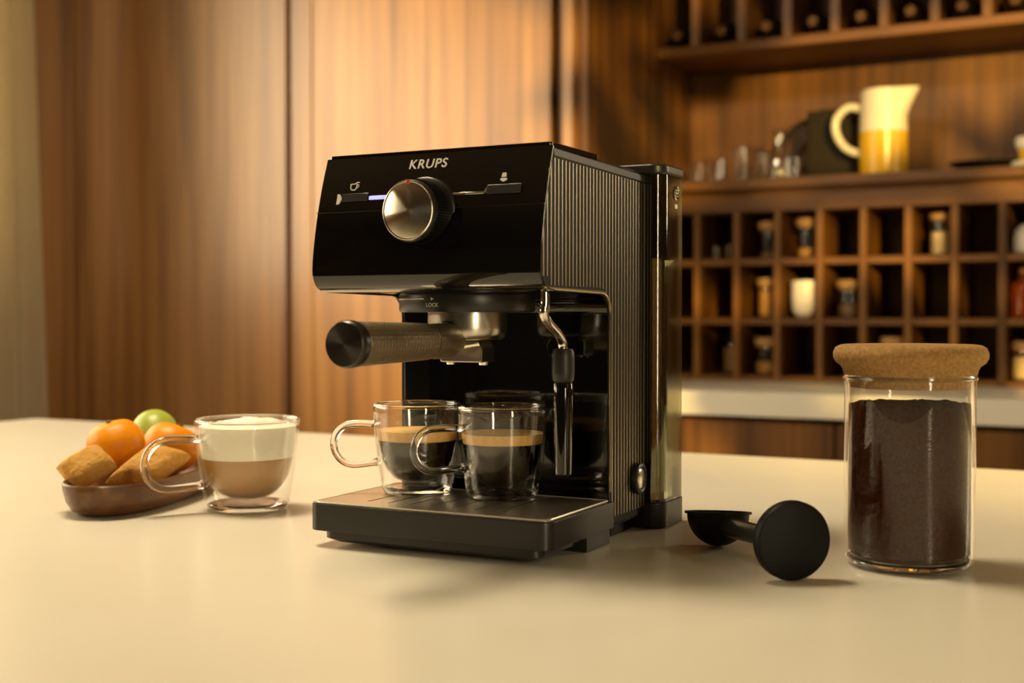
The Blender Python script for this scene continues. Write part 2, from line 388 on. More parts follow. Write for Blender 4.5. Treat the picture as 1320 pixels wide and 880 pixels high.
# back run: base cabinets and worktop
XR = 1.6
for i, x in enumerate((-1.262, -0.662, -0.062, 0.538)):
    x1 = x + 0.598
    lab = ['walnut base unit under white worktop, hidden behind the coffee machine', 'walnut base unit under white worktop, between machine and coffee jar', 'walnut base unit under white worktop, right of the coffee jar', 'walnut base unit under white worktop at the right end'][i]
    u = thing('base_cabinet', lab, 'cabinet', ((x + x1) / 2, 3.2, -0.9), group='base cabinets of the back run')
    sh = -u.location
    finish(box(B(), x, x1, YD + .045, YB - .006, -0.80, -0.0565), 'body', M['gap'], u, sh, smooth=False)
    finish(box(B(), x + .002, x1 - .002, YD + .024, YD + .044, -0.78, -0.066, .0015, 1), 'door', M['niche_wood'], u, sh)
    finish(box(B(), x, x1, YD + .09, YB - .02, -0.9, -0.80), 'plinth', M['gap'], u, sh, smooth=False)
o = finish(box(B(), XP + .002, XR, YD + .004, YB - .003, -0.0555, 0.0, .003, 2), 'back_worktop', M['back_counter'])
tag(o, 'thick white worktop along the back wall below the pigeonhole shelf', 'worktop')

# middle shelf
o = finish(box(B(), XP + .001, XR, 3.29, YB - .001, 0.515, 0.540, .002, 2), 'wall_shelf', M['shelf_wood'])
tag(o, 'walnut wall shelf carrying the glasses and the yellow jug', 'shelf')

# pigeonhole rack under it
r = thing('pigeonhole_shelf', 'walnut pigeonhole rack of square cells standing on the white worktop', 'shelf', (0.1, 3.46, 0.0))
sh = -r.location
GX0, GP = XP + .001, 0.1125
GY = 3.325
ng = 16
for k in range(1, ng):
    x = XP + GP * k
    finish(box(B(), x - .009, x + .009, GY, YB - .002, 0.001, 0.455, .001, 1), 'divider', M['rack_wood'], r, sh)
xe = XP + GP * ng
finish(box(B(), GX0, GX0 + .012, GY, YB - .002, 0.001, 0.455), 'side_panel', M['rack_wood'], r, sh)
finish(box(B(), xe - .012, xe, GY, YB - .002, 0.001, 0.455), 'side_panel', M['rack_wood'], r, sh)
for k in range(ng):
    x0 = XP + GP * k + (.0095 if k else .0135); x1 = XP + GP * (k + 1) - .0095
    for (z0, z1) in ((0.001, 0.014), (0.152, 0.170), (0.312, 0.330)):
        finish(box(B(), x0, x1, GY + .004, YB - .003, z0, z1, .001, 1), 'cell_board', M['shelf_wood'], r, sh)
finish(box(B(), GX0, xe, GY, YB - .002, 0.456, 0.5145), 'top_rail', M['shelf_wood'], r, sh, smooth=False)

# wine rack at the top
r = thing('wine_rack', 'walnut wine rack of upright compartments along the top shelf', 'rack', (0.1, 3.45, 0.886))
sh = -r.location
finish(box(B(), XP + .001, XR, 3.305, YB - .002, 0.886, 0.912, .002, 2), 'shelf_board', M['shelf_wood'], r, sh)
WX, WP = -1.155, 0.1245
for k in range(0, 17):
    x = WX + WP * k + (0.006 if k else 0)
    finish(box(B(), x - .012, x + .012, 3.312, YB - .003, 0.9125, 1.25, .001, 1), 'divider', M['rack_wood'], r, sh)
finish(box(B(), XP + .001, XR, 3.305, YB - .002, 1.2505, 1.275), 'top_board', M['shelf_wood'], r, sh, smooth=False)
ordinal = ['', 'first', 'second', 'third', 'fourth', 'fifth', 'sixth', 'seventh', 'eighth']
bt = None
def bottle_lab(k):
    if k == 0: return 'dark wine bottle in the leftmost compartment of the wine rack'
    return 'dark wine bottle in the rack, %s compartment right of the leftmost one' % ordinal[k]
for k in range(8):
    cx = XP + .055 if k == 0 else WX + WP * (k - .5) + .006
    if k == 0: cx = -1.213
    loc = (cx, 3.585, 0.9128 + 0.037)
    if bt is None:
        bt = thing('wine_bottle', bottle_lab(0), 'bottle', loc, group='wine bottles in the rack')
        bm = lathe(B(), [(0, .004), (.030, 0), (.0365, .006), (.037, .17), (.034, .195), (.018, .215), (.0145, .222), (.0145, .232)], 28)
        bmesh.ops.rotate(bm, cent=(0, 0, 0), matrix=Matrix.Rotation(PI / 2, 3, 'X'), verts=bm.verts)
        finish(bm, 'body', M['bottle'], bt)
        bm = lathe(B(), [(.0148, .226), (.0152, .232), (.0152, .252), (.013, .254), (0, .254)], 20)
        bmesh.ops.rotate(bm, cent=(0, 0, 0), matrix=Matrix.Rotation(PI / 2, 3, 'X'), verts=bm.verts)
        finish(bm, 'foil_capsule', M['foil'], bt)
    else:
        dup(bt, loc, 0, bottle_lab(k))

# ------------------------------------------------------------------ things on the middle shelf
SZ = 0.5402
# jug
j = thing('jug', 'cream and yellow ceramic jug with a loop handle on the wall shelf', 'jug', (-0.667, 3.40, SZ))
R = 0.061
prof = [(0, .002), (R - .006, .0), (R - .001, .004), (R + .001, .05), (R, .115)]
finish(lathe(B(), prof + [(R - .006, .115), (0, .115)], 48), 'glazed_base', M['yellow_glaze'], j)
bm = B()
prof = [(R, .115), (R - .001, .16), (R - .002, .20), (R - .003, .222), (R - .006, .225), (R - .010, .222), (R - .010, .13), (0, .128)]
lathe(bm, prof, 48, cap=False)
for v in bm.verts:                        # pull a spout out to the right
    a = math.atan2(v.co.y, v.co.x) + 0.1
    if abs(a) < 0.9 and v.co.z > .165:
        k = math.cos(a / 0.9 * PI / 2) ** 2 * (v.co.z - .165) / .06
        v.co.x += .036 * k; v.co.z += .003 * k
finish(bm, 'upper_body', M['cream_glaze'], j)
pts = catmull([(-R + .004, 0, .180), (-R - .030, -.003, .186), (-R - .060, -.005, .158), (-R - .060, -.005, .118), (-R - .036, -.003, .080), (-R + .004, 0, .060)], 8)
finish(tube(B(), pts, [.0105] * len(pts), 14), 'handle', M['cream_glaze'], j)
# dark pitcher behind
p = thing('pitcher', 'square dark brown pitcher with a thin arched handle beside the yellow jug', 'pitcher', (-0.815, 3.50, SZ))
finish(box(B(), -.068, .068, -.05, .05, 0, .192, .006, 3), 'body', M['dark_ceramic'], p)
pts = catmull([(-.066, 0, .175), (-.10, 0, .165), (-.135, 0, .13), (-.140, 0, .08), (-.11, 0, .045), (-.066, 0, .04)], 8)
finish(tube(B(), pts, .0075, 10), 'handle', M['dark_ceramic'], p)
finish(box(B(), -.04, .04, -.03, .03, .1922, .198, .003, 2), 'lid', M['dark_ceramic'], p)
# glasses
def tumbler(name, label, loc, r0, r1, h, group='drinking glasses on the wall shelf'):
    g = thing(name, label, 'glass', loc, group=group)
    t = .0022
    finish(lathe(B(), [(0, .0006), (r0 - .003, 0), (r0, .003), (r1, h - .001), (r1 - t / 2, h), (r1 - t, h - .001), (r0 - t, .009), (0, .007)], 32), 'wall', M['tumbler_glass'], g)
    bmt = B(); tube(bmt, [((r1 - t / 2) * math.cos(2 * PI * k / 32), (r1 - t / 2) * math.sin(2 * PI * k / 32), h) for k in range(32)], .0014, 6, closed=True)
    finish(bmt, 'rim', M['glass'], g)
    return g
tumbler('drinking_glass', 'low clear tumbler at the left end of the row of glasses', (-1.180, 3.395, SZ), .026, .030, .062)
tumbler('drinking_glass', 'low clear tumbler, second from the left in the row of glasses', (-1.112, 3.37, SZ), .026, .031, .066)
tumbler('drinking_glass', 'narrow clear glass, third from the left in the row', (-1.052, 3.40, SZ), .020, .024, .098)
tumbler('drinking_glass', 'clear tapered glass just left of the tall carafe', (-1.003, 3.43, SZ), .024, .021, .085)
tumbler('drinking_glass', 'small clear glass between the carafe and dark pitcher', (-0.898, 3.36, SZ), .022, .026, .058)
g = thing('carafe', 'tall clear glass carafe with a narrow neck among the glasses', 'carafe', (-0.948, 3.41, SZ))
finish(lathe(B(), [(0, .001), (.030, 0), (.034, .004), (.036, .035), (.030, .07), (.018, .10), (.017, .135), (.022, .145), (.020, .145), (.015, .135), (.016, .10), (.027, .07), (.033, .035), (.030, .007), (0, .007)], 32), 'wall', M['tumbler_glass'], g)
finish(lathe(B(), [(0, .009), (.028, .009), (.032, .022), (.031, .030), (0, .030)], 28), 'water', M['water'], g)
# dark dish and cup on the right
d = thing('dish', 'low dark round dish between the yellow jug and white cup', 'dish', (-0.425, 3.43, SZ))
finish(lathe(B(), [(0, .001), (.035, 0), (.045, .004), (.070, .018), (.084, .024), (.084, .0265), (.07, .022), (.045, .009), (0, .007)], 48), 'bowl', M['dark_ceramic'], d)
s = thing('saucer', 'thick white saucer under the yellow banded cup at right edge', 'saucer', (-0.302, 3.40, SZ))
finish(lathe(B(), [(0, .0), (.030, 0), (.050, .008), (.053, .014), (.050, .019), (.030, .020), (0, .020)], 40), 'plate', M['white_ceramic'], s)
s = thing('cup', 'small white cup with a yellow band on the white saucer', 'cup', (-0.302, 3.40, SZ + .0203))
finish(lathe(B(), [(0, 0), (.026, 0), (.032, .004), (.036, .030), (0, .030)], 40), 'yellow_band', M['yellow_glaze'], s)
finish(lathe(B(), [(.036, .0302), (.041, .036), (.043, .050), (.040, .060), (.037, .060), (.037, .040), (0, .036)], 40, cap=False), 'white_rim', M['white_ceramic'], s)

# ------------------------------------------------------------------ things in the pigeonholes
RZ = [0.0145, 0.1705, 0.3305]
def cell_x(k): return XP + GP * (k + .5)
def small_jar(label, k, row, r, h, fill_mat, fill, lid_mat, dx=0, y=3.40, lid_h=.02):
    t = thing('storage_jar', label, 'jar', (cell_x(k) + dx, y, RZ[row]), group='storage jars in the pigeonholes')
    finish(lathe(B(), [(0, .001), (r - .003, 0), (r, .004), (r, h - .004), (r - .003, h), (r - .0035, h), (r - .0025, .006), (0, .004)], 32), 'glass_wall', M['jar_glass'], t)
    finish(lathe(B(), [(0, .005), (r - .005, .005), (r - .0035, .009), (r - .0035, fill * h), (0, fill * h + .004)], 28), 'contents', fill_mat, t)
    l = finish(lathe(B(), [(r - .004, h - .006), (r - .004, h), (r + .001, h + .0005), (r + .002, h + .004), (r + .002, h + lid_h - .003), (r - .001, h + lid_h), (0, h + lid_h)], 32), 'lid', lid_mat, t)
    return t
small_jar('clear jar with a wooden lid in upper row, third cell from left', 2, 2, .028, .082, M['herb'], .22, M['lidwood'], dx=.013)
small_jar('clear jar with wooden lid and grains in upper row, fourth cell', 3, 2, .030, .088, M['grains'], .3, M['lidwood'], dx=.006)
small_jar('clear jar of pale pasta in upper row behind the cork lid', 6, 2, .027, .096, M['pasta'], .62, M['lidwood'], dx=.012, lid_h=.012)
small_jar('jar full of golden grains in middle row left of white tumbler', 2, 1, .028, .088, M['grains'], .85, M['lidwood'], dx=.010)
small_jar('dim jar with wooden lid in middle row right of white tumbler', 4, 1, .031, .080, M['herb'], .45, M['lidwood'], dx=.005)
small_jar('squat jar with golden grains in bottom row, third cell', 2, 0, .032, .082, M['grains'], .42, M['lidwood'], dx=.008)
small_jar('dark jar of herbs in the bottom row beside the machine', 1, 0, .032, .090, M['herb'], .8, M['dark_ceramic'], dx=.012, y=3.45)
small_jar('jar with pale lid in bottom row half hidden by the cork lid', 5, 0, .032, .086, M['herb'], .6, M['lidwood'], dx=.008)
small_jar('jar of pale pasta in the bottom row at the right edge', 8, 0, .033, .078, M['pasta'], .75, M['lidwood'], dx=-.010)
t = thing('tumbler', 'round bottomed white tumbler in the middle row of pigeonholes', 'tumbler', (cell_x(3) + .008, 3.37, RZ[1]))
finish(lathe(B(), [(0, .0), (.016, .0), (.026, .006), (.034, .022), (.0365, .05), (.0365, .098), (.035, .0995), (.033, .098), (.033, .05), (.02, .012), (0, .008)], 40), 'body', M['white_ceramic'], t)
t = thing('vase', 'small rounded white vase in the upper row at right edge', 'vase', (cell_x(8) - .002, 3.39, RZ[2]))
finish(lathe(B(), [(0, 0), (.030, 0), (.036, .006), (.038, .03), (.033, .055), (.020, .070), (.012, .074), (.009, .072), (.012, .06), (0, .05)], 40), 'body', M['white_ceramic'], t)
t = thing('bottle', 'glowing amber red bottle in the middle row at right edge', 'bottle', (cell_x(8) - .010, 3.385, RZ[1]))
finish(lathe(B(), [(0, .002), (.030, 0), (.034, .005), (.034, .075), (.028, .088), (.013, .096), (.012, .112), (0, .112)], 36), 'body', M['amber'], t)
finish(lathe(B(), [(.0125, .1125), (.014, .113), (.014, .124), (.012, .126), (0, .126)], 24), 'stopper', M['lidwood'], t)
tumbler('drinking_glass', 'tiny clear glass at left in the upper pigeonhole beside machine', (cell_x(1) - .022, 3.39, RZ[2]), .016, .018, .036, 'small glasses in the pigeonholes')
tumbler('drinking_glass', 'tiny clear glass at right in the upper pigeonhole beside machine', (cell_x(1) + .026, 3.375, RZ[2]), .017, .019, .040, 'small glasses in the pigeonholes')

# ------------------------------------------------------------------ island
IX0, IX1, IY0, IY1 = -1.74, 1.25, 0.40, 1.565
o = finish(box(B(), IX0, IX1, IY0, IY1, -0.04, 0.0, .002, 2), 'island_worktop', M['counter'])
tag(o, 'broad cream quartz worktop carrying the coffee machine', 'worktop')
c = thing('island_cabinet', 'walnut cabinet block under the cream worktop', 'cabinet', (-.25, .98, -0.9))
sh = -c.location
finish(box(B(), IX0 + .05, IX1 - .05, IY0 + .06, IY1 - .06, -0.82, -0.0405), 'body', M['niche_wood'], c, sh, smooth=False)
finish(box(B(), IX0 + .1, IX1 - .1, IY0 + .11, IY1 - .11, -0.9, -0.8202), 'plinth', M['gap'], c, sh, smooth=False)

# ------------------------------------------------------------------ espresso machine
MX0, MX1 = -0.581, -0.388
MC = (MX0 + MX1) / 2
mach = thing('espresso_machine', 'black espresso machine with ribbed side and steel knob on the cream worktop', 'coffee machine', (MC, 0.93, 0.0))
S = -mach.location
YBK = 0.992                                   # back of the body
RY = 0.9165                                   # front edge of the side cheeks
RB = 0.9560                                   # glossy back wall of the recess
front = [(.8105, .3000), (.8040, .2815), (.7968, .2570), (.7922, .2350), (.7897, .2160), (.7912, .2065), (.7955, .2005), (.8020, .1976), (.8120, .1965)]
FP = [tuple(v) for v in catmull([(a, b, 0) for a, b in front], 6)]; FP = [(v[0], v[1]) for v in FP]
def fy(z):                                    # front panel y at height z (upper, single valued stretch)
    up = [p for p in FP if p[1] >= .2155]
    for a, b in zip(up, up[1:]):
        if b[1] <= z <= a[1]:
            k = (z - b[1]) / max(a[1] - b[1], 1e-9); return b[0] + (a[0] - b[0]) * k
    return up[0][0] if z > .29 else up[-1][0]
# C-shaped housing
inner = [(p[0] + .003, p[1] - .0005 if p[1] > .29 else p[1] + (.002 if p[1] < .206 else 0)) for p in FP]
poly = rounded(inner + [(RB, .1945, .016), (RB, .0128, .001), (YBK, .0128), (YBK, .2965)], 8)
finish(prism(B(), poly, 'X', MX0 + .003, MX1 - .003), 'housing', M['piano'], mach, S, angle=25)
# glossy front panel (a curved shell that wraps under the head)
out = FP; inn = [(p[0] + .0026, p[1] + (.0018 if p[1] < .206 else 0)) for p in reversed(FP)]
fp = finish(prism(B(), out + inn, 'X', MX0 - .001, MX1 + .0006, .0012, 3), 'front_panel', M['piano'], mach, S, angle=24)
# seam across the panel
zs = .2575
bm = B(); box(bm, MX0 - .001, MX1 + .0005, fy(zs) - .00025, fy(zs) + .001, zs - .0004, zs + .0004)
finish(bm, 'seam', M['satin'], fp, S, smooth=False)
# side covers
def side_cover(x0, x1):
    pts = [(p[0] + .0012, p[1]) for p in FP if True]
    poly = rounded(pts + [(RY, .1950, .018), (RY, .0132, .001), (YBK, .0132), (YBK, .2968)], 8)
    return prism(B(), poly, 'X', x0, x1, .0006, 1)
finish(side_cover(MX0 - .0005, MX0 + .003), 'side_cover', M['satin'], mach, S, angle=30)
sc = finish(side_cover(MX1 - .003, MX1 - .0014), 'side_cover', M['matte'], mach, S, angle=30)
# trim bead around the ribbed side
loop = [(p[0] + .0022, p[1] - (.0012 if p[1] > .299 else 0)) for p in FP if p[1] > .199] + [(.806, .1985)]
path = [(MX1 - .0008, a, b) for a, b in loop]
path += [(MX1 - .0008, a, b) for a, b in rounded([(.806, .1985), (RY + .0015, .1965, .018), (RY + .0015, .040)], 10)[1:-1] + [(RY + .0015, .040)]]
finish(tube(B(), path, .0014, 8), 'trim_bead', M['trim'], sc, S)
bm = B(); prism(bm, [(.8125, .2985), (YBK, .2955), (YBK, .2895), (.8145, .2925)], 'X', MX1 - .003, MX1 - .0002, .0006, 1)
finish(bm, 'top_border', M['rubber'], sc, S)
# vertical ribs
bm = B(); pitch = .0062; k = 0
y = .7985
while y < YBK - .001:
    ztop = .2915 - .0152 * (y - .81)
    if y < .8135: ztop = min(ztop, next((p[1] for p in FP if p[0] < y - .0035), .216) - .001)
    if y < RY - .018: zb = .2005 if y > .806 else .207
    elif y < RY + .004:
        q = y - (RY - .018); zb = .199 - .020 * (1 - math.sqrt(max(0, 1 - min(1, q / .019) ** 2))) + .0015
    else: zb = .0195 + .0*y
    w_, d_ = .00125, .0007
    sec = [(-w_, 0), (-w_, d_ * .6), (-w_ * .75, d_ * .93), (-w_ * .4, d_), (w_ * .4, d_), (w_ * .75, d_ * .93), (w_, d_ * .6), (w_, 0)]
    A = [bm.verts.new((MX1 - .0016 + d, y + a, zb)) for a, d in sec]; C = [bm.verts.new((MX1 - .0016 + d, y + a, ztop)) for a, d in sec]
    for q in range(len(sec)):
        q2 = (q + 1) % len(sec); bm.faces.new((A[q], A[q2], C[q2], C[q]))
    bm.faces.new(A); bm.faces.new(C)
    y += pitch
ro = finish(bm, 'ribs', M['rib'], sc, S, angle=50); ro['kind'] = 'stuff'
# valve button low on the ribbed side
bm = lathe(B(), [(.0085, 0), (.0125, 0), (.0130, .002), (.0125, .004), (.0105, .0048), (.009, .004), (.0085, .0)], 36, cap=False)
bmesh.ops.rotate(bm, cent=(0, 0, 0), matrix=Matrix.Rotation(PI / 2, 3, 'Y'), verts=bm.verts)
bmesh.ops.translate(bm, vec=(MX1 - .0002, .973, .0445), verts=bm.verts)
vr = finish(bm, 'valve_ring', M['rubber'], sc, S)
bm = lathe(B(), [(0, 0), (.0085, 0), (.0085, .0038), (.007, .0046), (0, .0046)], 32)
bmesh.ops.rotate(bm, cent=(0, 0, 0), matrix=Matrix.Rotation(PI / 2, 3, 'Y'), verts=bm.verts)
bmesh.ops.translate(bm, vec=(MX1 - .0004, .973, .0445), verts=bm.verts)
bf = finish(bm, 'valve_disc', M['steel'], sc, S)
# top plate
bm = B(); prism(bm, rounded([(MX0 + .001, .8105, .003), (MX1 - .001, .8105, .003), (MX1 - .001, .898, .006), (MX0 + .001, .898, .006)], 5), 'Z', .2970, .3026, .0012, 2)
finish(bm, 'top_plate', M['piano'], mach, S)
bm = B(); box(bm, MX0 + .006, MX1 - .004, .899, YBK - .002, .2945, .2992, .001, 1)
finish(bm, 'top_cover', M['satin'], mach, S)

# lettering and marks on the panel
def on_panel(bm, X, z, lift=.0003):
    e = .004; yy = fy(z); tz = Vector((0, fy(z + e) - fy(z - e), 2 * e)).normalized(); tx = Vector((1, 0, 0)); nn = tx.cross(tz)
    if nn.y > 0: nn = -nn
    mat = Matrix((( tx.x, tz.x, nn.x, X), (tx.y, tz.y, nn.y, yy + nn.y * lift), (tx.z, tz.z, nn.z, z + nn.z * lift), (0, 0, 0, 1)))
    bmesh.ops.transform(bm, matrix=mat, verts=bm.verts); return bm
lt = text_mesh('KRUPS', .0104, .0002, .00014, .09, 1.12)
finish(on_panel(lt, -.4885, .2912), 'logo_lettering', M['white_print'], fp, S, smooth=False)
bm = B()                                     # coffee cup symbol
tube(bm, [(-.0030, .0022, 0), (-.0028, -.0012, 0), (-.0016, -.0026, 0), (.0012, -.0026, 0), (.0024, -.0012, 0), (.0026, .0022, 0)], .0005, 6)
tube(bm, [(-.0030, .0022, 0), (.0000, .0022, 0)], .0004, 6)
tube(bm, [(.0026, .0016, 0), (.0042, .0014, 0), (.0042, -.0002, 0), (.0026, -.0010, 0)], .0004, 6)
tube(bm, [(.0005, .0022, 0), (.0028, .0036, 0), (.0044, .0034, 0)], .0005, 6)
finish(on_panel(bm, -.5512, .2768), 'cup_symbol', M['white_print'], fp, S)
bm = B()                                     # steam nozzle symbol
prism(bm, [(-.0014, .0035), (.0014, .0035), (.0020, .0003), (-.0020, .0003)], 'Z', -.0001, .0002)
prism(bm, rounded([(-.0032, -.0006, .0008), (.0032, -.0006, .0008), (.0024, -.0022, .0006), (0, -.0034, .0006), (-.0024, -.0022, .0006)], 3), 'Z', -.0001, .0002)
finish(on_panel(bm, -.4224, .2778), 'steam_symbol', M['white_print'], fp, S, smooth=False)
def bar(name, mat, x0, x1, z, h, lift, bev=.0003):
    bmx = B(); box(bmx, -(x1 - x0) / 2, (x1 - x0) / 2, -h / 2, h / 2, -.001, lift, bev, 1)
    return finish(on_panel(bmx, (x0 + x1) / 2, z, 0), name, mat, fp, S)
bar('coffee_button', M['satin'], -.5600, -.5365, .2682, .0062, .0016)
bar('indicator_lamp', M['led_blue'], -.5358, -.5200, .2676, .0030, .0008)
bar('steel_line', M['steel'], -.4700, -.4370, .2673, .0018, .0008)
bar('steam_button', M['satin'], -.4345, -.4070, .2690, .0068, .0018)
bm = B(); prism(bm, [(-.0022, .0042), (.0000, .0038), (.0022, 0), (.0000, -.0038), (-.0022, -.0042)], 'Z', -.001, .0006)
finish(on_panel(bm, -.5625, .2675), 'arrow_mark', M['white_print'], fp, S, smooth=False)
bm = B(); prism(bm, [(-.0012, -.0010), (.0010, .0035), (.0016, .0035), (.0014, -.0010)], 'Z', -.001, .0009)
finish(on_panel(bm, -.4362, .2676), 'line_end', M['steel'], fp, S, smooth=False)

# control knob, axis towards -Y
kz, kx = .2545, -.4855
kn_loc = Vector((kx, .7975, kz)) + S
knob = finish(lathe(B(), [(.0292, -.003), (.0292, .0005), (.0285, .0015), (.0262, .0022), (.0258, .004), (.0252, .020), (.0250, .0222), (.0242, .0234), (.0228, .0234), (.0226, .0228), (0, .0228)], 96), 'control_knob', M['satin'], mach, angle=40)
knob.scale = (.90, .90, .98); knob.location = kn_loc; knob.rotation_euler = (PI / 2, 0, 0)
bm = B()
for k in range(72):                          # grip flutes
    a = 2 * PI * k / 72
    bx = B(); box(bx, -.00055, .00055, .0250, .0262, .0045, .0195)
    bmesh.ops.rotate(bx, cent=(0, 0, 0), matrix=Matrix.Rotation(a, 3, 'Z'), verts=bx.verts)
    me = bpy.data.meshes.new('t'); bx.to_mesh(me); bx.free(); bm.from_mesh(me); bpy.data.meshes.remove(me)
go = finish(bm, 'grip_flutes', M['matte'], knob, smooth=False); go['kind'] = 'stuff'
finish(lathe(B(), [(.0226, .0229), (.0224, .0236), (.0218, .0240), (0, .0238)], 96), 'knob_face', M['knobface'], knob)
finish(tube(B(), [(.0232 * math.cos(2 * PI * k / 96), .0232 * math.sin(2 * PI * k / 96), .0236) for k in range(96)], .0007, 8, closed=True), 'knob_rim', M['steel'], knob)
bm = lathe(B(), [(0, .0232), (.0017, .0234), (.0017, .0246), (.001, .025), (0, .025)], 16, centre=(0, .0228))
finish(bm, 'position_mark', M['red'], knob)

# group head ring
GXc, GYc = -.485, .860
bm = lathe(B(), [(0, .1990), (.0520, .1990), (.0520, .1960), (.0527, .1955), (.0530, .1945), (.0530, .1832), (.0520, .1818), (.050, .1815), (.034, .1815), (.034, .1850), (0, .1850)], 72, centre=(GXc, GYc))
gh = finish(bm, 'group_head', M['satin'], mach, S)
def on_ring(bm, ang, z, r=.0532):
    tx = Vector((-math.sin(ang), math.cos(ang), 0)); n = Vector((math.cos(ang), math.sin(ang), 0)); 
    mat = Matrix(((tx.x, 0, n.x, GXc + n.x * r), (tx.y, 0, n.y, GYc + n.y * r), (0, 1, 0, z), (0, 0, 0, 1)))
    bmesh.ops.transform(bm, matrix=mat, verts=bm.verts); return bm
ang0 = math.radians(-90)
finish(on_ring(text_mesh('LOCK', .0040, .00005, .0001), ang0, .1868), 'lock_lettering', M['silver_print'], gh, S, smooth=False)
bm = B(); prism(bm, [(-.0012, .0012), (.0014, 0), (-.0012, -.0012)], 'Z', -.0002, .0001)
finish(on_ring(bm, ang0, .1915), 'lock_mark', M['silver_print'], gh, S, smooth=False)
bm = B(); tube(bm, [(GXc + .0532 * math.cos(a), GYc + .0532 * math.sin(a), .1915) for a in [math.radians(d) for d in range(-170, -95, 4)]], .0003, 5)
finish(bm, 'lock_line', M['silver_print'], gh, S)

# portafilter
pf = finish(lathe(B(), [(0, .1600), (.022, .1600), (.0268, .1605), (.0290, .1622), (.0303, .1650), (.0308, .170), (.0308, .1830), (.0290, .1830), (0, .1830)], 64, centre=(GXc, GYc)), 'portafilter', M['steel'], mach, S)
bm = B(); prism(bm, rounded([(-.0185, .1428, .002), (.0185, .1428, .002), (.0190, .153, .002), (.0150, .1595, .004), (-.0150, .1595, .004), (-.0190, .152, .002)], 5), 'Y', GYc - .011, GYc + .011, .0012, 2)
bmesh.ops.translate(bm, vec=(GXc, 0, 0), verts=bm.verts)
sp = finish(bm, 'spout', M['steel'], pf, S)
bm = B(); pts = catmull([(GXc - .0185, GYc - .0115, .149), (GXc - .008, GYc - .0122, .1525), (GXc + .004, GYc - .0122, .1555), (GXc + .0175, GYc - .0115, .1575)], 8)
tube(bm, pts, [.0016] * len(pts), 8); finish(bm, 'spout_rib', M['chrome'], pf, S)
for dx in (-.0145, .0145):
    bm = lathe(B(), [(.0030, .1408), (.0036, .1408), (.0040, .1432), (.0026, .1432)], 20, centre=(GXc + dx, GYc))
    finish(bm, 'nozzle', M['chrome'], pf, S)
HZ = .1600
def along_y(bm):                              # lathe axis z -> -Y
    bmesh.ops.rotate(bm, cent=(0, 0, 0), matrix=Matrix.Rotation(PI / 2, 3, 'X'), verts=bm.verts)
    bmesh.ops.translate(bm, vec=(GXc, 0, HZ), verts=bm.verts); return bm
def knurl(a, z): return .010 * (1 if (int(a / (2 * PI) * 64) % 2) else -1)
# profile measured along -Y (z' = -y)
finish(along_y(lathe(B(), [(.0060, -.838), (.0120, -.836), (.0132, -.828), (.0134, -.812), (.0128, -.800), (.0118, -.800)], 48)), 'collar', M['handle'], pf, S)
hz = []
n = 46
for q in range(n + 1):
    z = -.7985 + q * (.7985 - .7045) / n
    t = q / n
    hz.append((.0133 + .0020 * t + (.00022 if q % 2 else -.00022), z))
hd = finish(along_y(lathe(B(), [(.0118, -.8005)] + hz + [(.0140, -.7035)], 72, ripple=lambda a, z: .009 * math.cos(a * 36))), 'handle', M['handle'], pf, S, angle=20)
hd.parent = pf
finish(along_y(lathe(B(), [(.0135, -.7035), (.0158, -.7030), (.0162, -.7010), (.0162, -.6965), (.0155, -.6945), (.0150, -.6940), (.0138, -.6940)], 64)), 'end_ring', M['satin'], pf, S)
cp = finish(lathe(B(), [(.0150, .0), (.0150, .0006), (.0147, .0010), (0, .0012)], 64), 'end_cap', M['capface'], pf)
cp.location = Vector((GXc, -0.0, HZ)) + S + Vector((0, .6942, 0)); cp.rotation_euler = (PI / 2, 0, 0)
bm = lathe(B(), [(.0146, .0008), (.0154, .0012), (.0156, .0002)], 64, cap=False)
# handle neck joining basket and collar
bm = B(); box(bm, GXc - .006, GXc + .006, .8285, .835, HZ + .004, HZ + .0155, .002, 2)
tube(bm, [(GXc, .836, HZ + .003), (GXc, .829, HZ)], .008, 16)
finish(bm, 'neck', M['satin'], pf, S)

# steam wand
wx, wy = -.4035, .862
sw = finish(tube(B(), catmull([(-.4050, .834, .1990), (-.4050, .834, .188), (-.4058, .8335, .1805), (-.4050, .8400, .1735), (-.4042, .8530, .1660), (-.4038, .8610, .1590), (wx, wy, .1500)], 8), .0037, 16), 'steam_wand', M['chrome'], mach, S)
finish(lathe(B(), [(.0045, .1545), (.0072, .1540), (.0084, .1515), (.0086, .146), (.0086, .1370), (.0082, .1310), (.0070, .1290), (.005, .1290)], 28, centre=(wx, wy)), 'wand_grip', M['rubber'], sw, S)
bm = lathe(B(), [(.0050, .0585), (.0064, .0600), (.0066, .064), (.0074, .118), (.0074, .1275), (.0066, .1288), (.004, .1288)], 32)
bmesh.ops.rotate(bm, cent=(0, 0, .129), matrix=Matrix.Rotation(.0, 3, 'X'), verts=bm.verts)
bmesh.ops.translate(bm, vec=(wx, wy, 0), verts=bm.verts)
sw2 = finish(bm, 'wand_sleeve', M['piano'], sw, S)

